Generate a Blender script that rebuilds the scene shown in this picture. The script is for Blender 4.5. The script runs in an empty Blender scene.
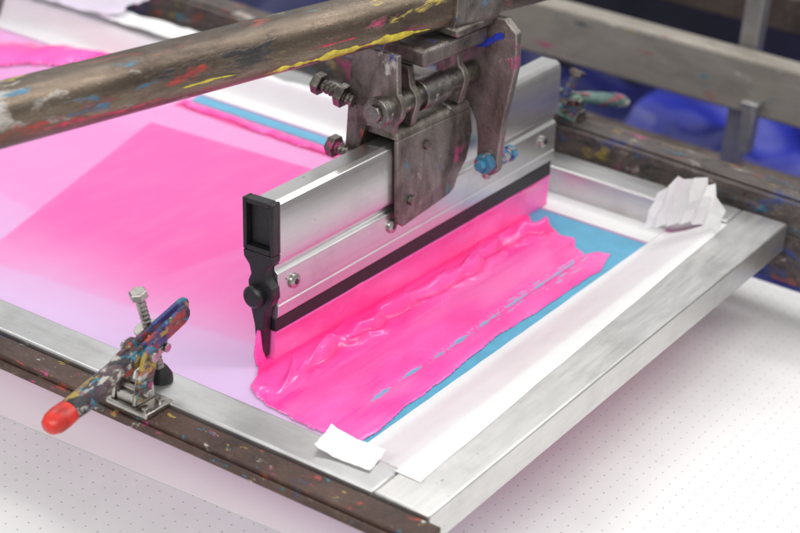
import bpy, bmesh, math, random
from mathutils import Vector, Matrix, noise
random.seed(7)
scene=bpy.context.scene
coll=scene.collection

# ---------------------------------------------------------------- materials
def new_mat(name):
    m=bpy.data.materials.new(name); m.use_nodes=True
    nt=m.node_tree; b=nt.nodes["Principled BSDF"]
    return m,nt,b
def N(nt,t,**kw):
    n=nt.nodes.new(t)
    for k,v in kw.items(): setattr(n,k,v)
    return n
def ramp(nt,stops,interp='LINEAR'):
    r=N(nt,'ShaderNodeValToRGB'); cr=r.color_ramp; cr.interpolation=interp
    while len(cr.elements)<len(stops): cr.elements.new(0.5)
    for e,(p,c) in zip(cr.elements,stops):
        e.position=p; e.color=(c[0],c[1],c[2],1) if len(c)==3 else c
    return r
def coords(nt,scale=(1,1,1),loc=(0,0,0)):
    tc=N(nt,'ShaderNodeTexCoord'); mp=N(nt,'ShaderNodeMapping')
    mp.inputs['Scale'].default_value=scale; mp.inputs['Location'].default_value=loc
    nt.links.new(tc.outputs['Object'],mp.inputs['Vector']); return mp.outputs['Vector']
def noise_n(nt,vec,scale,detail=4,rough=.55,dist=0):
    n=N(nt,'ShaderNodeTexNoise'); n.inputs['Scale'].default_value=scale
    n.inputs['Detail'].default_value=detail; n.inputs['Roughness'].default_value=rough; n.inputs['Distortion'].default_value=dist
    nt.links.new(vec,n.inputs['Vector']); return n.outputs['Fac']
def mix(nt,fac,a,b):
    m=N(nt,'ShaderNodeMix',data_type='RGBA')
    for sock,v in ((m.inputs[0],fac),(m.inputs[6],a),(m.inputs[7],b)):
        if isinstance(v,(int,float)): sock.default_value=v
        elif isinstance(v,tuple): sock.default_value=(v[0],v[1],v[2],1)
        else: nt.links.new(v,sock)
    return m.outputs[2]
def bump(nt,b,h,strength,dist=.001):
    bp=N(nt,'ShaderNodeBump'); bp.inputs['Strength'].default_value=strength
    bp.inputs['Distance'].default_value=dist
    nt.links.new(h,bp.inputs['Height']); nt.links.new(bp.outputs['Normal'],b.inputs['Normal'])
def rng(nt,v,a,b_,c,d):
    m=N(nt,'ShaderNodeMapRange'); nt.links.new(v,m.inputs[0])
    for i,x in enumerate((a,b_,c,d)): m.inputs[i+1].default_value=x
    return m.outputs[0]

def metal(name,col,rough=.3,metallic=1.0,scratch=(1,1,1),dirt=.3,dirtcol=(.12,.11,.10),dscale=18,streak=220,bmp=.05,specks=0,var=.08):
    m,nt,b=new_mat(name)
    v=coords(nt,scratch); v0=coords(nt)
    s=noise_n(nt,v,streak,3,.6)
    d=noise_n(nt,v0,dscale,6,.65)
    dm=rng(nt,d,.5,.75,0,dirt)
    c1=mix(nt,rng(nt,s,.3,.7,0,1),tuple(x*(1-var) for x in col),tuple(min(1,x*(1+var*.5)) for x in col))
    c1=mix(nt,dm,c1,dirtcol)
    if specks:
        sk=noise_n(nt,v0,130,3,.6); c1=mix(nt,rng(nt,sk,.72,.75,0,specks),c1,(.10,.09,.09))
    nt.links.new(c1,b.inputs['Base Color'])
    b.inputs['Metallic'].default_value=metallic
    nt.links.new(rng(nt,s,.25,.75,rough*(1-var*1.5),rough*(1+var*1.5)),b.inputs['Roughness'])
    bump(nt,b,s,bmp,.0004)
    return m
PALETTE=[(.50,.05,.20),(.60,.56,.50),(.03,.06,.25),(.50,.36,.06),(.04,.24,.34),(.40,.06,.04),(.025,.025,.03)]
def splat(name,base,metallic=.8,rough=.4,th=.64,scale=26,base2=None,dscale=14,bumpy=.4,stretch=(1,1,1),pal=None,soft=.03,wear=.35):
    m,nt,b=new_mat(name)
    pal=pal or PALETTE
    v0=coords(nt)
    base2=base2 or tuple(x*.45 for x in base)
    bn=noise_n(nt,coords(nt,stretch),dscale,8,.72,.4)
    c=mix(nt,rng(nt,bn,.36,.64,0,1),base,base2)
    fn=noise_n(nt,v0,dscale*9,5,.7)
    c=mix(nt,rng(nt,fn,.55,.75,0,wear),c,(.42,.38,.34))
    tot=None
    for i,col in enumerate(pal):
        sc=scale*(1,1.5,.7,1.25,1.8,1.1,1.4)[i%7]
        n=noise_n(nt,coords(nt,stretch,(3.1*i+1,1.7*i,-2.3*i)),sc,6,.68,.35)
        k=rng(nt,n,th,th+soft,0,.95)
        cc=mix(nt,rng(nt,fn,.35,.7,0,.6),col,tuple(x*.4 for x in col))
        c=mix(nt,k,c,cc)
        if tot is None: tot=k
        else:
            mx=N(nt,'ShaderNodeMath',operation='MAXIMUM'); nt.links.new(tot,mx.inputs[0]); nt.links.new(k,mx.inputs[1]); tot=mx.outputs[0]
    nt.links.new(c,b.inputs['Base Color'])
    nt.links.new(rng(nt,tot,0,1,metallic,0),b.inputs['Metallic'])
    nt.links.new(rng(nt,bn,.3,.7,rough*.7,rough*1.4),b.inputs['Roughness'])
    ad=N(nt,'ShaderNodeMath',operation='MULTIPLY_ADD'); nt.links.new(tot,ad.inputs[0]); ad.inputs[1].default_value=.9; nt.links.new(fn,ad.inputs[2])
    bump(nt,b,ad.outputs[0],bumpy,.0015)
    return m
def plain(name,col,rough=.5,metallic=0,var=.15,scale=40,bmp=.1,spec=.5,stretch=(1,1,1)):
    m,nt,b=new_mat(name); v=coords(nt,stretch); n=noise_n(nt,v,scale,5,.6)
    nt.links.new(mix(nt,rng(nt,n,.3,.7,0,1),tuple(x*(1-var) for x in col),tuple(min(1,x*(1+var*.5)) for x in col)),b.inputs['Base Color'])
    b.inputs['Roughness'].default_value=rough; b.inputs['Metallic'].default_value=metallic
    b.inputs['Specular IOR Level'].default_value=spec
    bump(nt,b,n,bmp,.001); return m

M_frame_x=metal('frame_aluminium_long',(.60,.60,.60),.38,.92,(.12,1,1),.45,(.34,.33,.32),20,200,.06,.6)
M_frame_y=metal('frame_aluminium_cross',(.70,.695,.68),.36,.94,(1,.12,1),.35,(.40,.39,.37),18,200,.04,.6)
M_hold=metal('holder_aluminium',(.68,.675,.67),.31,.96,(1,.05,1),.34,(.34,.33,.33),20,200,.008,.7,.045)
BARP=[(.64,.44,.05),(.55,.04,.18),(.58,.54,.49),(.46,.06,.04),(.04,.22,.36),(.04,.04,.045),(.60,.48,.10)]
M_bar=splat('worn_stained_steel',(.25,.195,.145),.82,.29,.592,20,(.095,.072,.056),26,.35,(1,.25,1),BARP,.05,.22)
M_rail=splat('brown_stained_rail',(.10,.052,.038),.25,.42,.630,62,(.045,.026,.022),34,.4,(.6,1,1),None,.03,.2)
M_rail2=splat('splattered_far_rail',(.16,.13,.115),.4,.45,.585,24,(.06,.05,.05),34,.9,(.6,1,1),None,.09)
M_brkt=splat('splattered_bracket_steel',(.32,.29,.26),.85,.33,.645,26,(.085,.07,.06),34,.6,(1,1,.5),[(.45,.04,.18),(.60,.57,.53),(.02,.06,.32),(.03,.24,.38),(.03,.03,.035),(.42,.06,.04)],.05)
M_brktb=splat('blue_marked_steel',(.33,.30,.275),.8,.34,.622,20,(.10,.085,.075),34,.6,(1,1,.6),[(.02,.05,.46),(.45,.06,.20),(.56,.53,.49),(.03,.24,.42),(.03,.03,.03)],.05)
M_dark=splat('dark_oily_steel',(.22,.195,.175),.85,.28,.64,34,(.07,.06,.052),30,.4)
M_handle=splat('paint_covered_handle',(.14,.09,.10),.4,.36,.555,34,(.04,.035,.05),26,.9,(1,.6,1))
M_handle2=splat('green_crusted_handle',(.14,.26,.22),.1,.4,.565,26,(.05,.09,.10),26,.9,(1,.6,1),[(.30,.55,.42),(.50,.08,.12),(.05,.30,.34),(.55,.52,.46),(.05,.09,.25)])
M_pin=splat('blue_stained_pin',(.06,.30,.46),.2,.35,.57,45,(.03,.10,.22),26,.8,(1,1,1),[(.04,.42,.66),(.55,.05,.2),(.02,.05,.35),(.55,.5,.45)])
M_bolt=metal('bolt_steel',(.46,.44,.41),.3,1,(1,1,1),.6,(.10,.08,.07),60,200,.1)
M_tube=splat('worn_tube_steel',(.32,.30,.28),.92,.27,.655,36,(.08,.07,.06),34,.3)
M_black=splat('black_plastic',(.014,.013,.015),.0,.34,.70,60,(.008,.008,.009),40,.25,(1,1,1),[(.40,.04,.16),(.12,.11,.11)],.05,.06)
M_rubber=plain('black_rubber',(.014,.013,.015),.45,0,.4,60,.1)
M_red=plain('red_grip',(.62,.03,.02),.33,0,.5,90,.3)
M_blue=plain('blue_stencil',(.11,.40,.60),.40,0,.12,60,.05)
M_grayrail=splat('dirty_grey_beam',(.38,.345,.30),.2,.5,.645,26,(.22,.195,.165),16,.25,(.3,1,1),None,.05,.25)
M_brownbeam=splat('brown_beam',(.13,.10,.075),.4,.5,.7,30,(.06,.045,.04),12,.3)
M_postm=metal('grey_post_steel',(.42,.41,.40),.4,.8,(1,1,1),.4,(.2,.18,.16),20,100)

def film_mat(name,col,tr_,mixf):
    m,nt,b=new_mat(name)
    n=noise_n(nt,coords(nt),30,4,.5)
    c=mix(nt,rng(nt,n,.3,.7,0,1),tuple(x*.96 for x in col),col)
    nt.links.new(c,b.inputs['Base Color']); b.inputs['Roughness'].default_value=.5
    t=N(nt,'ShaderNodeBsdfTranslucent'); t.inputs['Color'].default_value=(*tr_,1)
    ms=N(nt,'ShaderNodeMixShader'); ms.inputs[0].default_value=mixf
    nt.links.new(b.outputs[0],ms.inputs[1]); nt.links.new(t.outputs[0],ms.inputs[2]); nt.links.new(ms.outputs[0],nt.nodes['Material Output'].inputs['Surface'])
    bump(nt,b,n,.1,.001)
    return m
M_film=film_mat('white_masking_film',(.90,.90,.905),(.95,.95,.95),.12)
M_paper=film_mat('creased_paper_tape',(.90,.90,.90),(.95,.95,.95),.3)
M_lil=film_mat('lilac_film',(.80,.72,.86),(.85,.8,.9),.25)

def ink_mat(name,a,b_,rough=.15,stretch=(1,.10,1),bs=.08,thin=False):
    m,nt,b=new_mat(name)
    s=noise_n(nt,coords(nt,stretch),150,3,.5); n=noise_n(nt,coords(nt,(1,.45,1)),22,4,.55)
    c=mix(nt,rng(nt,n,.35,.65,0,1),a,b_)
    if thin:
        at=N(nt,'ShaderNodeVertexColor',layer_name='thin'); sp=N(nt,'ShaderNodeSeparateColor'); nt.links.new(at.outputs['Color'],sp.inputs[0])
        c=mix(nt,sp.outputs[1],c,(1.0,.28,.62))
        c=mix(nt,sp.outputs[2],c,(.93,.010,.20))  # blue channel: crease shade painted as deeper pink
        c=mix(nt,sp.outputs[0],c,(.16,.44,.66))
    nt.links.new(c,b.inputs['Base Color'])
    nt.links.new(rng(nt,n,.35,.7,rough,rough*2.2),b.inputs['Roughness'])
    b.inputs['Coat Weight'].default_value=.25; b.inputs['Coat Roughness'].default_value=.08
    bump(nt,b,s,bs,.0008); return m
M_ink=ink_mat('fluorescent_pink_ink',(1.0,.055,.38),(1.0,.12,.51),thin=True)
M_inkp=ink_mat('pink_ink',(1.0,.045,.36),(1.0,.12,.52))
M_inkb=ink_mat('pink_ink_on_blade',(1.0,.10,.44),(1.0,.22,.60),.24,(1,.3,.15),.2)

def mesh_mat():
    m,nt,b=new_mat('screen_mesh_fabric')
    at=N(nt,'ShaderNodeVertexColor',layer_name='tint')
    v=coords(nt,(1,.2,1)); s=noise_n(nt,v,60,5,.6)
    c=mix(nt,rng(nt,s,.45,.85,0,.10),at.outputs['Color'],(.95,.8,.95))
    nt.links.new(c,b.inputs['Base Color'])
    b.inputs['Roughness'].default_value=.30
    tr=N(nt,'ShaderNodeBsdfTranslucent'); tr.inputs['Color'].default_value=(1,.96,.95,1)
    ms=N(nt,'ShaderNodeMixShader'); ms.inputs[0].default_value=.20
    out=nt.nodes['Material Output']
    nt.links.new(b.outputs[0],ms.inputs[1]); nt.links.new(tr.outputs[0],ms.inputs[2]); nt.links.new(ms.outputs[0],out.inputs['Surface'])
    return m
M_mesh=mesh_mat()

def table_mat():
    m,nt,b=new_mat('perforated_white_table')
    tc=N(nt,'ShaderNodeTexCoord')
    vo=N(nt,'ShaderNodeTexVoronoi'); vo.inputs['Randomness'].default_value=0; vo.inputs['Scale'].default_value=1/.0135
    nt.links.new(tc.outputs['Object'],vo.inputs['Vector'])
    n=noise_n(nt,tc.outputs['Object'],5,7,.65)
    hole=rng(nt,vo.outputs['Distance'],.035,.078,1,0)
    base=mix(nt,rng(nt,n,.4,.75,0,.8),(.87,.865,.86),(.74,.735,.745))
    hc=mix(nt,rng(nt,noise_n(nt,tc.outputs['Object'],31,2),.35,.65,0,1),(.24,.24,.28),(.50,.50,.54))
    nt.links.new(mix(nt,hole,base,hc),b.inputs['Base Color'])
    b.inputs['Roughness'].default_value=.45
    return m
M_table=table_mat()

# ---------------------------------------------------------------- geometry helpers
class Part:
    def __init__(s): s.bm=bmesh.new()
    def box(s,x0,x1,y0,y1,z0,z1,M=None):
        vs=[s.bm.verts.new(v) for v in [(x0,y0,z0),(x1,y0,z0),(x1,y1,z0),(x0,y1,z0),(x0,y0,z1),(x1,y0,z1),(x1,y1,z1),(x0,y1,z1)]]
        if M:
            for v in vs: v.co=M@v.co
        for f in [(3,2,1,0),(4,5,6,7),(0,1,5,4),(1,2,6,5),(2,3,7,6),(3,0,4,7)]: s.bm.faces.new([vs[i] for i in f])
        return s
    def prism(s,pts,ext):
        ext=Vector(ext); a=[s.bm.verts.new(p) for p in pts]; b=[s.bm.verts.new(Vector(p)+ext) for p in pts]
        s.bm.faces.new(a); s.bm.faces.new(b[::-1]); n=len(pts)
        for i in range(n): s.bm.faces.new([a[(i+1)%n],a[i],b[i],b[(i+1)%n]])
        return s
    def tube(s,stations,seg=20,cap=True,power=2.0,rot=0):
        rings=[]; n=len(stations)
        for i,st in enumerate(stations):
            p=Vector(st[0]); r=st[1]; r2=st[2] if len(st)>2 else r
            a=Vector(stations[max(0,i-1)][0]); c=Vector(stations[min(n-1,i+1)][0]); d=(c-a)
            if d.length<1e-7: d=Vector(stations[-1][0])-Vector(stations[0][0])
            d.normalize()
            up=Vector((0,0,1)) if abs(d.z)<.9 else Vector((1,0,0))
            e1=d.cross(up).normalized(); e2=e1.cross(d)
            ring=[]
            for k in range(seg):
                t=2*math.pi*k/seg+rot; ct,stt=math.cos(t),math.sin(t)
                q=(abs(ct)**power+abs(stt)**power)**(-1/power)
                ring.append(s.bm.verts.new(p+e1*ct*q*r+e2*stt*q*r2))
            rings.append(ring)
        for A,B in zip(rings,rings[1:]):
            for k in range(seg): s.bm.faces.new([A[k],A[(k+1)%seg],B[(k+1)%seg],B[k]])
        if cap: s.bm.faces.new(rings[0][::-1]); s.bm.faces.new(rings[-1])
        return s
    def cyl(s,p,q,r,seg=20): return s.tube([(p,r),(q,r)],seg)
    def bolt(s,p,q,r,head,headlen,thread=True):
        p=Vector(p);q=Vector(q);d=(q-p);L=d.length;d.normalize()
        st=[(p,r)]
        if thread:
            k=int(L/.0022)
            for i in range(1,k):
                st.append((p+d*(L*i/k),r*(1.08 if i%2 else .86)))
        st.append((q,r)); s.tube(st,14)
        s.tube([(q,head),(q+d*headlen*.85,head),(q+d*headlen,head*.88)],6)
        return s
    def done(s,name,mat,parent=None,bevel=0,smooth=True,angle=35,origin=None,seg=2):
        bmesh.ops.recalc_face_normals(s.bm,faces=s.bm.faces)
        me=bpy.data.meshes.new(name)
        if origin is not None:
            bmesh.ops.translate(s.bm,verts=s.bm.verts,vec=-Vector(origin))
        s.bm.to_mesh(me); s.bm.free()
        me.materials.append(mat)
        ob=bpy.data.objects.new(name,me); coll.objects.link(ob)
        if parent: ob.parent=parent
        if origin is not None and not parent: ob.location=origin
        if smooth:
            for p in me.polygons: p.use_smooth=True
            me.set_sharp_from_angle(angle=math.radians(angle))
        if bevel:
            md=ob.modifiers.new('bevel','BEVEL'); md.width=bevel; md.segments=seg; md.limit_method='ANGLE'; md.angle_limit=math.radians(40)
        return ob
def empty(name,loc,label,cat,rot=(0,0,0)):
    e=bpy.data.objects.new(name,None); e.location=loc; e.rotation_euler=rot; e.empty_display_size=.05
    coll.objects.link(e); e['label']=label; e['category']=cat; return e
def tag(o,label,cat): o['label']=label; o['category']=cat; return o
def fb(p,s=1,o=3): return noise.fractal(Vector(p)*s,1.0,2.0,o)
def smooth(a,b,x):
    t=max(0,min(1,(x-a)/(b-a))); return t*t*(3-2*t)
def lerp(a,b,t): return tuple(x+(y-x)*t for x,y in zip(a,b))
def arc(cx,cz,r,a0,a1,n=6):
    return [(cx+r*math.cos(math.radians(a0+(a1-a0)*i/n)),cz+r*math.sin(math.radians(a0+(a1-a0)*i/n))) for i in range(n+1)]

# ---------------------------------------------------------------- printing screen (frame)
FH=.033; MZ=-.032
XL=-1.16; YF=.712
frame=empty('printing_screen',(0,0,-.033),'large aluminium screen printing frame with pink stained mesh','printing screen')
O=Vector((0,0,-.033))
def framebar(x0,x1,y0,y1,mat):
    return Part().box(x0,x1,y0,y1,-FH,0).done('frame_bar',mat,frame,.0022,origin=O,seg=3)
framebar(XL+.05,-.0532,0,.042,M_frame_x)
framebar(-.053,0,0,YF,M_frame_y)
framebar(XL+.05,-.0532,YF-.042,YF,M_frame_x)
framebar(XL,XL+.0495,0,YF,M_frame_y)

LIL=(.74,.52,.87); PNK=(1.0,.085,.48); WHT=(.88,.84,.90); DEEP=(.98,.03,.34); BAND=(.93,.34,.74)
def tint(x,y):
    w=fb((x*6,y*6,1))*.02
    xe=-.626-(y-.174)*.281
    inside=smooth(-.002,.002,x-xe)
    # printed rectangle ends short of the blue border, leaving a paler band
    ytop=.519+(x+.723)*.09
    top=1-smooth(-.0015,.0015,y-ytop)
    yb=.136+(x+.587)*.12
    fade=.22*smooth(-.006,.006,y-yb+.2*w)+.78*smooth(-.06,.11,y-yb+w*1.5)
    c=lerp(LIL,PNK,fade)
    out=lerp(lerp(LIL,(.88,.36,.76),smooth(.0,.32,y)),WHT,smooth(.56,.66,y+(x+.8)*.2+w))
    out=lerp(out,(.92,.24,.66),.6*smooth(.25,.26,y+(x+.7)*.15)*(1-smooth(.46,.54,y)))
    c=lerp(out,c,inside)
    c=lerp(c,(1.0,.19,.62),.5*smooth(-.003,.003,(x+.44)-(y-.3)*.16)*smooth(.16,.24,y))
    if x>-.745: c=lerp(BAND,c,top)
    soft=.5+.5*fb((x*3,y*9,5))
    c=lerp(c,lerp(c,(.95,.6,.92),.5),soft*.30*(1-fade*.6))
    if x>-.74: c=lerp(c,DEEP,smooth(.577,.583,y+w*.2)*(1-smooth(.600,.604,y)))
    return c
bm=bmesh.new(); nx,ny=420,300
X0,X1,Y0,Y1=XL+.05,-.053,.042,YF-.042
grid=[[bm.verts.new((X0+(X1-X0)*i/nx,Y0+(Y1-Y0)*j/ny,MZ)) for j in range(ny+1)] for i in range(nx+1)]
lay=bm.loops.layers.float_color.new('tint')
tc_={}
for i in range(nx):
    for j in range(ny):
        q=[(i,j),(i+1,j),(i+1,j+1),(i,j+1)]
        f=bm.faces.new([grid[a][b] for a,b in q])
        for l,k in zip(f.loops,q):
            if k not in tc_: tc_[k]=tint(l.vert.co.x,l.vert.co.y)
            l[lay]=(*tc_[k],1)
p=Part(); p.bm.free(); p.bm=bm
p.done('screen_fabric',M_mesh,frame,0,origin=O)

def sheet(name,polys,z,mat,parent,org):
    pp=Part()
    for pts in polys:
        vs=[pp.bm.verts.new((x,y,z)) for x,y in pts]; pp.bm.faces.new(vs)
    return pp.done(name,mat,parent,0,origin=org)
sheet('stencil_border',[[(-.142,.082),(-.114,.086),(-.114,.50),(-.142,.50)],[(-.142,.5005),(-.114,.5005),(-.114,.622),(-.735,.626),(-.732,.605),(-.27,.601),(-.27,.57),(-.142,.55)]],MZ+.0009,M_blue,frame,O)

def ramp_sheet(name,prof,along,n,wob,mat,parent,org):
    pp=Part(); rows=[]
    for k in range(n+1):
        v=along[0]+(along[1]-along[0])*k/n
        rows.append([pp.bm.verts.new(wob(u,v,z)) for u,z in prof])
    for a,b in zip(rows,rows[1:]):
        for i in range(len(prof)-1): pp.bm.faces.new([a[i],a[i+1],b[i+1],b[i]])
    return pp.done(name,mat,parent,0,origin=org,angle=80)
def prof_curve(u0,u1,u2,u3,lin=.5):
    pts=[(u0,MZ+.0018),(u0*.5+u1*.5,MZ+.0020),(u1,MZ+.0024)]
    for k in range(1,11):
        t=k/10; q=lin*t+(1-lin)*(t*t*(3-2*t))
        pts.append((u1+(u2-u1)*t,(MZ+.0024)+( .0008-MZ-.0024)*q))
    pts.append((u3,.0005)); return pts
def wobR(u,v,z):
    x=u
    if u>-.045: x=-.030-.020*(v/.7)+.0008*fb((v*10,2,0))
    if u<-.1185: x=u-.004*(1-v/.66)+.0006*fb((v*20,4,4))
    zz=z+.0016*fb((u*30,v*12,3))*smooth(-.112,-.09,u)*(1-smooth(-.062,-.054,u))
    return (x,v,zz)
ramp_sheet('tape_lining',prof_curve(-.119,-.112,-.0545,-.044,.85),(.034,.662),110,wobR,M_film,frame,O)
def wobF(u,v,z):
    zz=z+.0012*fb((v*30,u*30,7))*smooth(.64,.66,u)
    return (v,u,zz)
ramp_sheet('tape_lining',prof_curve(.628,.650,.6685,.676,0),(-1.10,-.34),90,wobF,M_film,frame,O)
Part().box(-.3395,-.120,.6255,.6697,MZ+.0008,MZ+.0015).done('tape_strip',M_film,frame,0,origin=O)

# ---------------------------------------------------------------- ink
def inside_poly(x,y,P):
    c=False; n=len(P); j=n-1
    for i in range(n):
        xi,yi=P[i]; xj,yj=P[j]
        if (yi>y)!=(yj>y) and x<(xj-xi)*(y-yi)/(yj-yi)+xi: c=not c
        j=i
    return c
def poly_dist(x,y,P):
    best=9; n=len(P)
    for i in range(n):
        ax,ay=P[i]; bx,by=P[(i+1)%n]; dx,dy=bx-ax,by-ay
        t=max(0,min(1,((x-ax)*dx+(y-ay)*dy)/(dx*dx+dy*dy+1e-12)))
        d=math.hypot(x-ax-dx*t,y-ay-dy*t); best=min(best,d)
    return best
def ink_field(name,P,hf,res,parent,org,wob=.004,zb=MZ+.0010,mat=None,thin_shade_f=None):
    xs=[p[0] for p in P]; ys=[p[1] for p in P]
    x0,x1,y0,y1=min(xs)-.008,max(xs)+.008,min(ys)-.008,max(ys)+.008
    nx=int((x1-x0)/res[0]); ny=int((y1-y0)/res[1])
    pp=Part(); g={}
    for i in range(nx+1):
        for j in range(ny+1):
            x=x0+(x1-x0)*i/nx; y=y0+(y1-y0)*j/ny
            xx=x+wob*fb((x*35,y*22,1),1,2); yy=y+wob*1.5*fb((x*40,y*30,9),1,2)
            d=poly_dist(xx,yy,P)
            if not inside_poly(xx,yy,P): d=-d
            h=hf(x,y,d)
            if h is None: continue
            g[i,j]=pp.bm.verts.new((x,y,zb+h))
    lay=pp.bm.loops.layers.float_color.new('thin') if thin_shade_f else None
    cache={}
    for i in range(nx):
        for j in range(ny):
            q=[(i,j),(i+1,j),(i+1,j+1),(i,j+1)]
            if all(k in g for k in q):
                f=pp.bm.faces.new([g[k] for k in q])
                if lay:
                    for l,k in zip(f.loops,q):
                        if k not in cache: cache[k]=thin_shade_f(g[k].co.x,g[k].co.y)
                        l[lay]=(*cache[k],1)
    return pp.done(name,mat or M_inkp,parent,0,origin=org,angle=85)
def xs_line(y): return -.276+(y-.155)*.0316
POOL=[(-.262,.125),(-.256,.105),(-.240,.094),(-.19,.086),(-.137,.080),(-.127,.090),(-.129,.2),(-.134,.33),(-.130,.45),(-.126,.53),(-.134,.572),(-.150,.568),(-.158,.552),(-.172,.560),(-.186,.578),(-.20,.574),(-.215,.584),(-.24,.582),(-.2585,.606),(-.2605,.62),(-.268,.62),(-.268,.4),(-.279,.15)]
def c1_(y): return .033+.009*fb((y*11,0,4),1,2)+.004*abs(math.sin(y*62+3*fb((y*8,5,5),1,1)))
def xc_(y): return -.158+.003*fb((y*7,0,0))
def h_pool(x,y,d):
    if d<.0002: return None
    e=min(1,d/.0030); base=.0013*math.sqrt(1-(1-e)**2)
    rim=.0006*math.exp(-((d-.0045)/.003)**2)*(.6+.8*fb((x*22,y*22,2),1,1))
    r=x-xs_line(y); c1=c1_(y)
    on=smooth(.12,.20,y)
    lob=smooth(-.30,.30,fb((y*24,1,6),1,1))
    q=(r-c1)/(.0050 if r>c1 else .012)
    rid=(.0070+.0045*lob)*math.exp(-q*q)*on
    c2=c1+.0105+.005*fb((y*20,8,1),1,1)
    q2=(r-c2)/.0040
    rid+=.0042*smooth(-.15,.25,fb((y*18,2,8),1,1))*math.exp(-q2*q2)*on
    fold=max(0,1-abs(fb((y*18+x*34,x*30,8),1,1))*3.2)
    rid+=.0040*fold*fold*math.exp(-((r-c1+.006)/.013)**2)
    rid+=.0012*math.exp(-((r-.004)/.005)**2)
    rip=.0006*fb((x*30,y*8,5),1,2)+.00012*fb((x*200,y*8,5),1,2)+.0010*max(0,fb((x*20,y*5,11),1,2))
    gr=-.0008*math.exp(-((x-xc_(y))/.0036)**2)
    return max(.0002,(base+rim+rid*min(1,d/.006)+rip*min(1,d/.004)+gr))
def thin_shade_pool(x,y):
    xc=xc_(y); s=0
    if .15<y<.555:
        wl=.0013*(.55+fb((y*38,7,7))*2.4+.7*fb((y*190,3,3)))
        if wl>.0001: s=.95*(1-smooth(wl*.6,wl+.0006,abs(x-xc)))
        sp=fb((x*420,y*200,4),1,2)
        s=max(s,.85*smooth(.18,.32,sp)*math.exp(-((x-xc)/.0032)**2)*smooth(.2,.3,y))
        for off,sd,ya in ((.006,3,.36),(-.005,8,.40),(.011,12,.45)):
            if y>ya:
                w2=.0007*(fb((y*60,sd,1))*3.4)
                if w2>0: s=max(s,.8*(1-smooth(w2*.5,w2+.0006,abs(x-xc-off-.003*fb((y*20,sd,2))))))
    r=x-xs_line(y)
    lt=smooth(.0,.6,fb((x*18,y*5,21)))*.38+.12*smooth(.1,.6,fb((x*150,y*7,2)))
    lt*=smooth(.035,.06,r)
    crease_shade=.65*math.exp(-((r-c1_(y)-.0085)/.004)**2)*smooth(.13,.2,y)+.6*math.exp(-((r-.0125)/.005)**2)  # shade beside the ink ridge and blade contact, put into the vertex colour
    return (max(0,min(1,s)),max(0,min(.8,lt)),max(0,min(1,crease_shade)))
pool=ink_field('ink_pool',POOL,h_pool,(.00085,.0013),None,(-.19,.33,MZ),mat=M_ink,thin_shade_f=thin_shade_pool,wob=.003)
tag(pool,'thick glossy fluorescent pink ink pushed ahead of the squeegee','ink')
P2=[(-1.10,.44),(-1.03,.47),(-.98,.52),(-.93,.575),(-.88,.62),(-.84,.66),(-.87,.668),(-.93,.655),(-.99,.62),(-1.05,.58),(-1.10,.54)]
def h_pile(x,y,d):
    if d<0: return None
    return .011*math.sqrt(min(1,d/.03))*(.7+.5*fb((x*9,y*9,3),1,2))
pile=ink_field('ink_pile',P2,h_pile,(.003,.003),None,(-.99,.58,MZ),wob=.010)
tag(pile,'broad ridge of pink ink scraped to the screen end','ink')
P3=[(-.735,.585),(-.60,.583),(-.45,.580),(-.29,.578),(-.29,.596),(-.45,.598),(-.60,.599),(-.74,.601)]
def h_bead(x,y,d):
    if d<0: return None
    return .004*math.sqrt(min(1,d/.008))*(.7+.6*fb((x*18,y*30,3),1,2))
tag(ink_field('ink_bead',P3,h_bead,(.002,.0015),None,(-.5,.59,MZ),wob=.004),'thin raised bead of pink ink beside the blue stencil edge','ink')

# ---------------------------------------------------------------- side rails
nr=tag(Part().box(-1.25,.012,-.0275,-.0015,-.017,-.004).box(-1.25,.012,-.0305,-.0277,-.017,-.0085).done('support_rail',M_rail,None,.002,origin=(-.6,-.016,-.02)),
  'dark brown ink stained metal rail along the screen frame','rail')
fr=Part().box(-1.0,.45,-.028,.024,-.085,.006).box(-1.0,.45,-.020,.012,.0062,.009).box(-1.0,.45,-.0315,-.0282,-.085,-.030).done('support_rail',M_rail2,None,.0035,origin=(0,0,-.02))
fr.location=(-.20,.760,-.006); fr.rotation_euler=(0,0,math.radians(-3.2))
tag(fr,'dark support rail thickly spattered with multicoloured ink','rail')

# ---------------------------------------------------------------- toggle clamps
cl=empty('toggle_clamp',(-.286,-.016,-.004),'toggle clamp with ink spattered handle and red tip on the rail','clamp')
OC=Vector((-.286,-.016,-.004))
pb=Part()
pb.box(-.303,-.258,-.030,.004,-.0035,.0015)
pb.prism([(-.300,-.027,.0015),(-.300,-.001,.0015),(-.300,-.006,.030),(-.300,-.022,.034)],(.004,0,0))
pb.prism([(-.277,-.027,.0015),(-.277,-.001,.0015),(-.277,-.006,.030),(-.277,-.022,.034)],(.004,0,0))
pb.box(-.2955,-.2775,-.025,-.004,.0015,.012)
pb.done('base_plate',M_bolt,cl,.0012,origin=OC)
for (x,y) in ((-.265,-.004),(-.265,-.023)):
    Part().tube([((x,y,.0015),.0040),((x,y,.004),.0038),((x,y,.0047),.002)],12).done('screw',M_bolt,cl,0,origin=OC)
def plate_between(P,a,b,w,t,axis=(1,0,0),ends=6):
    a=Vector(a);b=Vector(b);ax=Vector(axis); d=(b-a).normalized(); s=ax.cross(d).normalized()
    pts=[]
    for k in range(ends+1):
        th=math.pi*k/ends; pts.append(b+s*(w*math.cos(th))+d*(w*math.sin(th)))
    for k in range(ends+1):
        th=math.pi*k/ends; pts.append(a-s*(w*math.cos(th))-d*(w*math.sin(th)))
    P.prism([q-ax*t/2 for q in pts],ax*t)
hp=Part()
plate_between(hp,(-.2875,-.034,.040),(-.2875,.048,.061),.0088,.0036)
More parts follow.
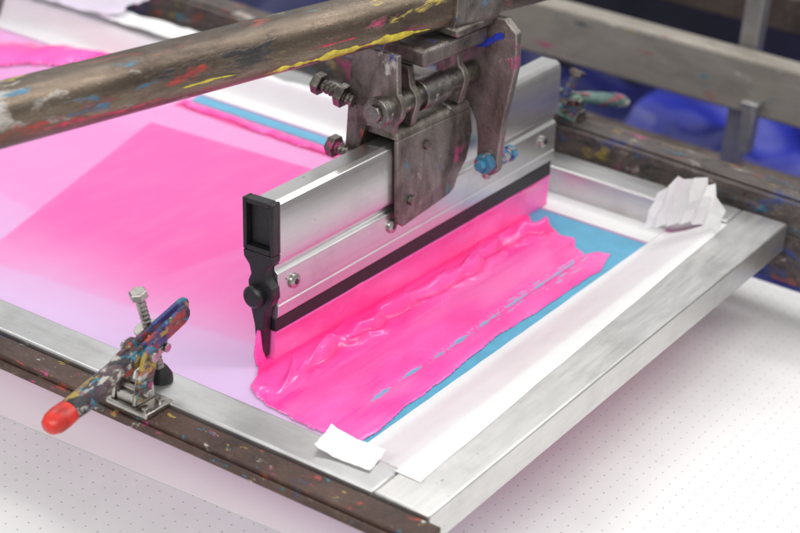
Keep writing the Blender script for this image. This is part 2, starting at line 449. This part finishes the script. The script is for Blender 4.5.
plate_between(hp,(-.2795,-.030,.039),(-.2795,.040,.059),.0085,.0036)
hp.tube([((-.283,-.010,.045),.0060,.0055),((-.283,-.035,.041),.0082,.0075),((-.281,-.060,.0355),.0100,.009),((-.280,-.085,.0305),.0108,.0095),((-.280,-.098,.0288),.0104,.0088)],18)
h=hp.done('handle',M_handle,cl,.0010,origin=OC)
g=Part().tube([((-.280,-.0985,.0288),.0108,.0090),((-.2797,-.108,.0272),.0114,.0098),((-.2795,-.116,.0258),.0108,.0092),((-.2795,-.122,.0247),.0078,.0068),((-.2795,-.1245,.0243),.004,.003)],20)
g.done('grip_tip',M_red,h,0,origin=OC)
def link(fn):
    k=Part(); fn(k); k.done('link',M_handle,cl,.0008,origin=OC)
link(lambda k:plate_between(k,(-.2935,-.018,.014),(-.2935,-.010,.044),.0092,.004))
link(lambda k:plate_between(k,(-.2725,-.018,.014),(-.2725,-.010,.044),.0092,.004))
link(lambda k:plate_between(k,(-.2975,-.006,.024),(-.2975,.022,.040),.0080,.0035))
for a_,b_,r_ in (((-.303,-.018,.014),(-.264,-.018,.014),.0042),((-.301,-.010,.044),(-.266,-.010,.044),.0045),((-.302,.018,.038),(-.276,.018,.038),.004)):
    Part().cyl(a_,b_,r_,14).done('rivet',M_bolt,cl,.0004,origin=OC)
sp=Part().bolt((-.289,.023,.012),(-.2965,.004,.084),.0042,.0080,.007)
a=Vector((-.289,.023,.012)); dd=(Vector((-.2965,.004,.084))-a).normalized()
sp.tube([(a+dd*.034,.0094),(a+dd*.041,.0094)],6).tube([(a+dd*.018,.0094),(a+dd*.026,.0094)],6).tube([(a+dd*.0263,.0130),(a+dd*.0283,.0130)],20).tube([(a+dd*.0415,.0122),(a+dd*.0435,.0122)],20)
sp.done('spindle',M_bolt,cl,.0004,origin=OC)
ft=Part().tube([((-.2885,.0245,.0003),.0105),((-.2885,.0243,.006),.0098),((-.2888,.0238,.011),.0068),((-.289,.023,.014),.005)],18)
ft.done('rubber_foot',M_black,cl,.0006,origin=OC)
def copy_tree(o,parent=None):
    c=o.copy(); coll.objects.link(c)
    if parent: c.parent=parent; c.matrix_parent_inverse=Matrix()
    if o.type=='MESH':
        c.data=o.data.copy(); c.data.materials[0]=M_handle2 if o.name.split('.')[0] in ('handle','grip_tip','link') else M_dark
    for ch in o.children: copy_tree(ch,c)
    return c
cl2=copy_tree(cl); cl2.location=(-.300,.764,.005); cl2.rotation_euler=(math.radians(6),0,math.radians(166)); cl2.scale=(1.3,1.0,.85)
cl2['label']='grimy toggle clamp with green crusted handle on the spattered rail'
cl['group']=cl2['group']='clamps holding the screen frame'

# ---------------------------------------------------------------- squeegee
ZR=-math.atan2(.0316,1)
LEAN=math.radians(-3.0)
sq=bpy.data.objects.new('squeegee',None); coll.objects.link(sq)
sq['label']='long aluminium squeegee with black end cap and pink inked blade'; sq['category']='squeegee'
sq.matrix_world=Matrix.Translation((-.274,.155,-.03))@Matrix.Rotation(ZR,4,'Z')@Matrix.Rotation(math.radians(1.15),4,'X')@Matrix.Rotation(LEAN,4,'Y')@Matrix.Translation((0,0,.03))
S0,S1=.002,.482
prof=[(.010,.013),(.013,.0155),(.013,.026),(.0122,.027),(.0122,.029),(.013,.030),(.013,.058),(.0095,.061),(.0095,.0655),(.0145,.069),(.0152,.073),(.0152,.118),(.0135,.125),(.009,.128)]
full=[(n_,z) for n_,z in prof]+[(-n_,z) for n_,z in reversed(prof)]
Part().prism([(n_,S0,z) for n_,z in full],(0,S1-S0,0)).done('blade_holder',M_hold,sq,.0006,angle=25)
pr=Part(); vs=[]
for s_,zb in ((S0,-.0005),(S1,-.0045)):
    vs.append([pr.bm.verts.new((n_,s_,z)) for n_,z in ((-.0065,zb),(.0098,zb),(.0098,.0128),(-.0065,.0128))])
for i in range(4): pr.bm.faces.new([vs[0][i],vs[0][(i+1)%4],vs[1][(i+1)%4],vs[1][i]])
pr.bm.faces.new(vs[0]); pr.bm.faces.new(vs[1][::-1])
pr.done('rubber_strip',M_rubber,sq,.001)
pp=Part(); rows=[]
nb=240
for k in range(nb+1):
    s_=S0+.001+(S1-S0-.002)*k/nb; zb=-.0335-.0201*s_
    up=.004+.0035*fb((s_*26,1,1))+.0015*fb((s_*90,4,1)); t0=-.0005-.0083*s_
    ring=[(-.0045,t0),(.0080,t0),(.0102,t0+max(-.001,up-.005)),(.0104,t0+max(-.002,up-.0065)),(.0088,t0-.004),(.008+.001*fb((s_*22,5,2)),(t0+zb)*.45),(.0078+.0012*fb((s_*25,9,2)),(t0+zb)*.75),(.008+.002*fb((s_*25,9,2)),zb+.004),(.006,zb),(-.005,zb),(-.0045,-.01)]
    rows.append([pp.bm.verts.new((a_,s_,b_)) for a_,b_ in ring])
for A,B in zip(rows,rows[1:]):
    for i in range(len(A)): pp.bm.faces.new([A[i],A[(i+1)%len(A)],B[(i+1)%len(A)],B[i]])
pp.bm.faces.new(rows[0]); pp.bm.faces.new(rows[-1][::-1])
pp.done('blade',M_inkb,sq,0,angle=50)
def endcap(s0,s1,name='end_cap'):
    c=Part()
    c.box(-.0172,-.0130,s0,s1,.080,.130).box(.0130,.0172,s0,s1,.080,.130).box(-.0130,.0130,s0,s1,.1250,.130).box(-.0130,.0130,s0,s1,.080,.0850)
    c.prism([(n_,s0,z) for n_,z in [(-.0172,.0798),(.0172,.0798),(.0165,.073),(.009,.067),(.0075,.060),(.0095,.054),(.0155,.048),(.0165,.038),(.0125,.030),(.0075,.025),(.0055,.010),(.0035,-.024),(.0005,-.028),(-.003,-.025),(-.0055,.008),(-.0095,.024),(-.012,.05),(-.0085,.058),(-.0105,.066),(-.0165,.073)]],(0,s1-s0,0))
    c.box(-.0130,.0130,s0+.007,s1,.0850,.1250)
    ob=c.done(name,M_black,sq,.0014,seg=3)
    k=Part().tube([((-.002,s0+.002,.038),.0108),((-.002,s0-.006,.038),.0108),((-.002,s0-.0085,.038),.008)],24)
    k.done('cap_screw',M_black,ob,.0006)
endcap(-.010,.0015)
for s_ in (.024,.175,.345,.455):
    zz=.044
    k=Part()
    k.tube([((.0132,s_,zz),.0070),((.0155,s_,zz),.0068),((.0166,s_,zz),.0050)],20)
    k.done('screw',M_bolt,sq,0)
    Part().tube([((.0166,s_,zz),.0030),((.01675,s_,zz),.0030)],6).done('screw_socket',M_black,sq,0)
Part().tube([((.001,-.0112,.004),.0022,.0016),((.001,-.0118,-.006),.0042,.0026),((.001,-.0120,-.018),.0062,.0034),((.001,-.009,-.029),.0062,.0045)],14).done('ink_drip',M_inkp,sq,0)

# ---------------------------------------------------------------- squeegee bracket
br=empty('squeegee_bracket',(-.276,.155,0),'heavy worn steel bracket clamping the squeegee under the bar','bracket',(0,0,ZR))
fp=Part()
def ln(n_,z): return n_-.052*(z+.03)+.002
sil=[(.168,.138),(.292,.138),(.298,.112),(.290,.085),(.276,.072),(.270,.060),(.262,.056),(.182,.047),(.174,.052),(.172,.060)]
fp.prism([(ln(.0165,z),s_,z) for s_,z in sil],(.0050,0,0))
fp.prism([(ln(-.0220,z),s_,z) for s_,z in [(.168,.138),(.292,.138),(.292,.060),(.168,.060)]],(.0050,0,0))
o1=[(ln(.0215,.138),.138)]+[(ln(.0125,.138)+.009*math.cos(math.radians(t)),.138+.0095*math.sin(math.radians(t))) for t in range(15,91,15)]
o2=[(ln(-.0130,.138)+.009*math.cos(math.radians(t)),.138+.0095*math.sin(math.radians(t))) for t in range(90,166,15)]+[(ln(-.0220,.138),.138)]
fp.prism([(a_,.168,b_) for a_,b_ in o1+o2],(0,.124,0))
fp.done('saddle',M_brkt,br,.0012)
for s_,z_ in ((.192,.072),(.215,.122)):
    Part().tube([((ln(.0216,z_),s_,z_),.0050),((ln(.0216,z_)+.0035,s_,z_),.0050),((ln(.0216,z_)+.0042,s_,z_),.0040)],6).done('bolt_head',M_dark,br,0)
def cheek(s0,pts,t,mat,name='cheek_plate'):
    return Part().prism([(n_,s0,z) for n_,z in pts],(0,t,0)).done(name,mat,br,.0014)
cheek(.160,[(-.040,.120),(-.024,.118),(-.018,.1475),(.014,.1475)]+arc(.003,.172,.020,-50,50)+[(.012,.224),(-.034,.224),(-.040,.20)],.007,M_brkt)
hook=[(-.036,.228),(.038,.234),(.053,.222),(.056,.190),(.052,.160),(.048,.130),(.047,.100)]+arc(.035,.082,.0130,25,-180,8)+[(.021,.104),(.017,.122),(.006,.138),(-.010,.152),(-.030,.160),(-.037,.180)]
cheek(.301,hook,.010,M_brktb,'hooked_plate')
Part().tube([((.006,.150,.172),.0115),((.006,.300,.172),.0115)],28).tube([((.006,.205,.172),.0155),((.006,.245,.172),.0155)],28).tube([((.006,.140,.172),.0145),((.006,.150,.172),.0145)],24).tube([((.006,.136,.172),.0085),((.006,.140,.172),.0085)],6).done('cross_tube',M_tube,br,.001)
Part().box(-.028,.022,.192,.300,.206,.224).done('upper_block',M_brktb,br,.004,seg=3)
Part().box(-.028,.028,.235,.299,.2265,.236).done('cap_plate',M_brkt,br,.003)
for s_ in (.188,.270):
    Part().prism([(n_,s_,z) for n_,z in [(-.022,.148),(.014,.148)]+arc(.002,.172,.017,-20,60,4)+[(.006,.2055),(-.010,.2055),(-.016,.178)]],(0,.009,0)).done('lug',M_brkt,br,.001)
# broad stroke of blue ink dried across the head of the hooked plate
def stroke(pts,wd,mat,name='ink_smear'):
    k=Part(); rows=[]
    for i,(n_,z) in enumerate(pts):
        w_=wd*(.5+.5*math.sin(math.pi*(i+.5)/len(pts)))*(.8+.5*fb((n_*300,z*300,2),1,2))
        rows.append([k.bm.verts.new((n_-w_*.5,.3002-(.0 if j in (0,2) else .0007),z+(j-1)*w_)) for j in range(3)])
    for a_,b_ in zip(rows,rows[1:]):
        for j in range(2): k.bm.faces.new([a_[j],a_[j+1],b_[j+1],b_[j]])
    return k.done(name,mat,br,0)
M_bli=plain('blue_ink',(.02,.05,.48),.35,0,.4,90,.2)
stroke([(.000+.0045*i,.196+.0022*i+.002*math.sin(i)) for i in range(10)],.0055,M_bli)
def bb(a,b_,r,hd,hl,name='bolt',nut=True,mat=M_bolt):
    k=Part().bolt(a,b_,r,hd,hl)
    if nut:
        A=Vector(a);B=Vector(b_);d=(B-A).normalized()
        k.tube([(A+d*.010,hd*1.05),(A+d*.018,hd*1.05)],6)
    return k.done(name,mat,br,.0005)
bb((-.030,.156,.169),(-.066,.154,.176),.0060,.0112,.009,mat=M_dark)
bb((-.026,.156,.116),(-.046,.156,.118),.0060,.0112,.009,nut=False,mat=M_dark)
Part().tube([((.036,.290,.084),.0100),((.036,.3005,.084),.0100)],20).tube([((.036,.3115,.084),.0085),((.036,.330,.082),.0085)],20).tube([((.036,.330,.082),.0060),((.036,.338,.081),.0060)],16).tube([((.036,.338,.081),.0088),((.036,.346,.081),.0088)],6).tube([((.036,.283,.084),.006),((.036,.290,.084),.006)],6).done('pivot_pin',M_pin,br,.0008)

# ---------------------------------------------------------------- carrying bar
A=Vector((-.36,-.085,.254)); B=Vector((-.27,.40,.253)); d=(B-A).normalized()
bar=Part().tube([((0,-.75+1.85*i/14,0),.0232) for i in range(15)],44,True,3.0).done('carrying_bar',M_bar,None,0)
bar.location=A; bar.rotation_euler=(0,0,-math.atan2(B.x-A.x,B.y-A.y))
tag(bar,'worn steel bar with dried ink stains carrying the squeegee bracket','bar')
def smear(y0,y1,th0,wid,mat,seed):
    pp=Part(); n=90; m=8; rows=[]
    for i in range(n+1):
        y=y0+(y1-y0)*i/n; t=i/n
        w=wid*(math.sin(math.pi*t)**.4)*(.2+1.0*abs(fb((y*40,seed,0)))*2)
        c=th0+.12*fb((y*14,seed,5))
        row=[]
        for j in range(m+1):
            a=c+w*(j/m-.5)*2; ct,st=math.cos(a),math.sin(a); q=(abs(ct)**3+abs(st)**3)**(-1/3)
            r=.0232+.00008+.0005*math.sin(math.pi*j/m)*min(1,w*6)
            row.append(pp.bm.verts.new((ct*q*r,y,st*q*r)))
        rows.append(row)
    for a_,b_ in zip(rows,rows[1:]):
        for j in range(m): pp.bm.faces.new([a_[j],a_[j+1],b_[j+1],b_[j]])
    pp.done('ink_smear',mat,bar,0)
M_yel=plain('yellow_ink',(.74,.62,.05),.35,0,.5,90,.2); M_redi=plain('red_ink',(.52,.05,.09),.35,0,.6,90,.2)
smear(.25,.46,-.60,.15,M_yel,1.3); smear(.02,.14,-.45,.09,M_redi,4.1); smear(.16,.22,-.30,.05,M_yel,7.7); smear(.30,.36,-.1,.04,M_redi,9.4)
sl=Part().tube([((0,0,0),.0268),((0,.065,0),.0268)],40,True,3.2).done('bar_collar',M_brktb,None,.001)
sl.location=B-d*.005; sl.rotation_euler=bar.rotation_euler
tag(sl,'spattered steel collar around the carrying bar','collar')

# ---------------------------------------------------------------- crumpled tape scraps
def crumple(name,org,ux,vy,n,amp,freq,curl,mat,label,cat,seed=0,mask=None,nd=(0,0,1),ang=30):
    pp=Part(); ux=Vector(ux);vy=Vector(vy); nd=Vector(nd); g={}
    for i in range(n+1):
        for j in range(n+1):
            u=i/n;v=j/n
            if mask and not mask(u,v): continue
            q=ux*(u-.5)+vy*(v-.5)
            c=curl(u,v)
            w=amp*(1-abs(fb((u*freq,v*freq,seed),1,2))*2)+amp*.4*(1-abs(fb((u*freq*2.3,v*freq*2.3,seed+3),1,2))*2)
            jx=amp*.8*fb((u*5,v*5,seed+9))
            g[i,j]=pp.bm.verts.new(q+nd*(c+w)+Vector((jx,jx*.5,0)))
    for i in range(n):
        for j in range(n):
            k=[(i,j),(i+1,j),(i+1,j+1),(i,j+1)]
            if all(x in g for x in k): pp.bm.faces.new([g[x] for x in k])
    ob=pp.done(name,mat,None,0,angle=ang); ob.location=org
    return tag(ob,label,cat)
crumple('tape_scrap',(-.099,.034,.0005),(.052,.004,0),(-.006,.032,0),30,.0010,2.2,lambda u,v:.0005+.016*max(0,.5-u)**1.6+.008*max(0,v-.6)**1.5,M_film,
        'white tape flap folded over the frame edge','tape',2,ang=70)
def folded_tape():
    pp=Part(); cols=[]
    random.seed(23)
    n=13
    for i in range(n):
        t_=i/(n-1)
        x=-.130+.082*t_; y=.634+(.0055 if i%2 else -.0045)+random.uniform(-1,1)*.002; z=-.020+.023*min(1,t_*1.6)
        h_=.016+.040*math.sin(math.pi*min(1,.12+t_*.95))**.7+random.uniform(-1,1)*.006
        lean=.010+random.uniform(-1,1)*.006
        col=[]
        for k in range(5):
            t=k/4
            col.append(pp.bm.verts.new((x+.006*t+random.uniform(-1,1)*.0025*(k>0),y+lean*t+random.uniform(-1,1)*.0045*(k>0),z+h_*t)))
        cols.append(col)
    for a_,b_ in zip(cols,cols[1:]):
        for k in range(4):
            if random.random()<.5:
                pp.bm.faces.new([a_[k],b_[k],b_[k+1]]); pp.bm.faces.new([a_[k],b_[k+1],a_[k+1]])
            else:
                pp.bm.faces.new([a_[k],b_[k],a_[k+1]]); pp.bm.faces.new([b_[k],b_[k+1],a_[k+1]])
    ob=pp.done('tape_scrap',M_paper,None,0,angle=24,origin=(-.088,.640,.0))
    return tag(ob,'crumpled white paper tape sticking up at the frame corner','tape')
folded_tape()
crumple('plastic_film',(-1.02,.70,.004),(.20,.02,.0),(.0,.09,.0),36,.006,2.2,lambda u,v:.006+.010*v,M_lil,
        'crumpled pale lilac plastic film on the end of the frame','plastic film',11,ang=70)
crumple('tape_scrap',(-.86,.688,.003),(.16,.0,.0),(.004,.042,.0),34,.0035,2.0,lambda u,v:.003+.008*(v-.5)**2,M_film,
        'loose crumpled white tape lying along the frame','tape',21,ang=70)

# ---------------------------------------------------------------- print table below
tb=Part().box(-1.3,.9,-.6,.806,-.15,-.12)
tb=tb.done('printing_table',M_table,None,.002,origin=(-.2,.1,-.12))
tag(tb,'white perforated vacuum printing table with small holes','table')
M_sheetp=plain('pale_paper',(.98,.955,.94),.5,0,.02,6,.03)
ps=Part().box(-1.15,-.09,.028,.66,-.1190,-.1187).done('paper_sheet',M_sheetp,None,0,origin=(-.6,.3,-.118))
ps.rotation_euler=(0,0,math.radians(3))
tag(ps,'smooth white paper sheet lying on the table','paper')

# ---------------------------------------------------------------- background machine parts
gb=Part().box(-1.9,1.2,1.183,1.222,-.080,0)
tag(gb.done('grey_beam',M_grayrail,None,.006,origin=(-.3,1.2,-.04)),'dirty grey brown metal beam with ink marks','beam')
bb2=Part().box(-1.9,1.2,1.46,1.53,-.05,.01)
tag(bb2.done('brown_beam',M_brownbeam,None,.006,origin=(-.3,1.52,-.04)),'dark brown metal beam of the press','beam')
po=Part().box(-.289,-.263,1.235,1.262,-.6,.25)
tag(po.done('steel_post',M_postm,None,.002,origin=(-.275,1.26,-.6)),'thin grey steel post beside the beam','post')
st=Part().box(-.240,-.222,1.16,1.182,-.125,-.060).box(-.243,-.219,1.157,1.1825,-.060,-.052)
tag(st.done('beam_clamp',M_postm,None,.002,origin=(-.231,1.166,-.1)),'small pale metal bracket hanging on the grey beam','bracket')
M_house=plain('dark_machine_paint',(.03,.03,.045),.45,0,.4,6,.1)
hs=Part().box(-2.2,.9,1.95,2.15,-.6,-.14)
tag(hs.done('machine_housing',M_house,None,.01,origin=(-.6,2.05,-.6)),'dark painted machine housing behind the beams','machine housing')
hr=Part().tube([((-1.4,1.36,-.23),.022),((.9,1.30,-.23),.022)],20)
tag(hr.done('lower_rail',M_brownbeam,None,0,origin=(-.2,1.33,-.23)),'round dark rail above the blue cloth','rail')

def cloth_mat():
    m,nt,b=new_mat('blue_plastic_cloth'); n=noise_n(nt,coords(nt),4.2,3,.55)
    c=mix(nt,rng(nt,n,.42,.62,0,1),(.008,.012,.15),(.028,.040,.42))
    nt.links.new(c,b.inputs['Base Color']); b.inputs['Roughness'].default_value=.33; return m
M_bluec=cloth_mat()
def cloth(name,x0,x1,y0,y1,z,amp,mat,label,seed,rise=0):
    pp=Part(); n=110; g=[]
    for i in range(n+1):
        row=[]
        for j in range(n+1):
            u=i/n; v=j/n; x=x0+(x1-x0)*u; y=y0+(y1-y0)*v
            zz=z+amp*fb((x*4.6,y*3.6,seed),1,1)*2+amp*.6*(1-2*abs(fb((x*9,y*6,seed+5),1,1)))+rise*v
            row.append(pp.bm.verts.new((x,y,zz)))
        g.append(row)
    for i in range(n):
        for j in range(n): pp.bm.faces.new([g[i][j],g[i+1][j],g[i+1][j+1],g[i][j+1]])
    tag(pp.done(name,mat,None,0,origin=((x0+x1)/2,(y0+y1)/2,z),angle=60),label,'cloth')
cloth('blue_cloth',-.62,.9,.83,1.93,-.35,.06,M_bluec,'folded royal blue plastic cloth behind the table',1,.02)
M_navy=plain('navy_cloth',(.010,.014,.11),.45,0,.4,10,.2)
cloth('navy_cloth',-1.8,-.56,.83,1.93,-.42,.05,M_navy,'folded dark navy cloth behind the rails',9,.05)
M_floor=plain('dark_floor',(.02,.02,.03),.5,0,.3,8,.1)
fl=Part(); fl.bm.faces.new([fl.bm.verts.new(v) for v in [(-8,-4,-.9),(8,-4,-.9),(8,12,-.9),(-8,12,-.9)]])
fl=fl.done('floor',M_floor,None,0,smooth=False); fl['kind']='structure'

# ---------------------------------------------------------------- light
w=bpy.data.worlds.new('World'); scene.world=w; w.use_nodes=True
nt=w.node_tree; bg=nt.nodes['Background']
tc=N(nt,'ShaderNodeTexCoord'); sx=N(nt,'ShaderNodeSeparateXYZ'); nt.links.new(tc.outputs['Generated'],sx.inputs[0])
r=ramp(nt,[(0,(.27,.265,.27)),(.5,(.38,.375,.385)),(.62,(.68,.68,.69)),(1,(.94,.94,.94))])
nt.links.new(rng(nt,sx.outputs['Z'],-1,1,0,1),r.inputs[0]); nt.links.new(r.outputs[0],bg.inputs['Color']); bg.inputs['Strength'].default_value=.82
def area(name,loc,target,size,sy,power,col=(1,1,1)):
    l=bpy.data.lights.new(name,'AREA'); l.shape='RECTANGLE'; l.size=size; l.size_y=sy; l.energy=power; l.color=col
    o=bpy.data.objects.new(name,l); coll.objects.link(o); o.location=loc
    o.rotation_euler=(Vector(target)-Vector(loc)).to_track_quat('-Z','Y').to_euler(); return o
area('ceiling_or_fill_lamp',(.9,1.2,2.3),(-.25,.35,0),.35,2.4,23,(1,.985,.96))
area('ceiling_or_fill_lamp',(-.7,1.9,2.1),(-.3,.35,0),2.0,.16,15,(1,.985,.97))
area('ceiling_or_fill_lamp',(-1.5,.5,2.1),(-.2,.35,0),.35,2.2,11,(1,.985,.97))  # added from the left to whiten the right-hand tape lining
area('ceiling_or_fill_lamp',(.3,-1.9,1.6),(-.35,.1,-.08),2.4,.6,36,(1,.98,.955))  # added low front fill, not a ceiling fixture; brightens the table under the screen

# ---------------------------------------------------------------- camera
cam=bpy.data.cameras.new('camera'); co=bpy.data.objects.new('camera',cam); coll.objects.link(co)
R=Matrix(((0.831465,-0.301212,0.466837),(0.550475,0.333038,-0.765547),(0.075118,0.893508,0.442719)))
co.matrix_world=Matrix.Translation((0.5706,-1.0105,0.7832))@R.to_4x4()
cam.sensor_width=36; cam.lens=1807.9/800*36; cam.clip_start=.05; cam.clip_end=100
cam.dof.use_dof=True; cam.dof.focus_distance=1.60; cam.dof.aperture_fstop=5.6
scene.camera=co
scene.view_settings.view_transform='Standard'; scene.view_settings.look='None'; scene.view_settings.exposure=0
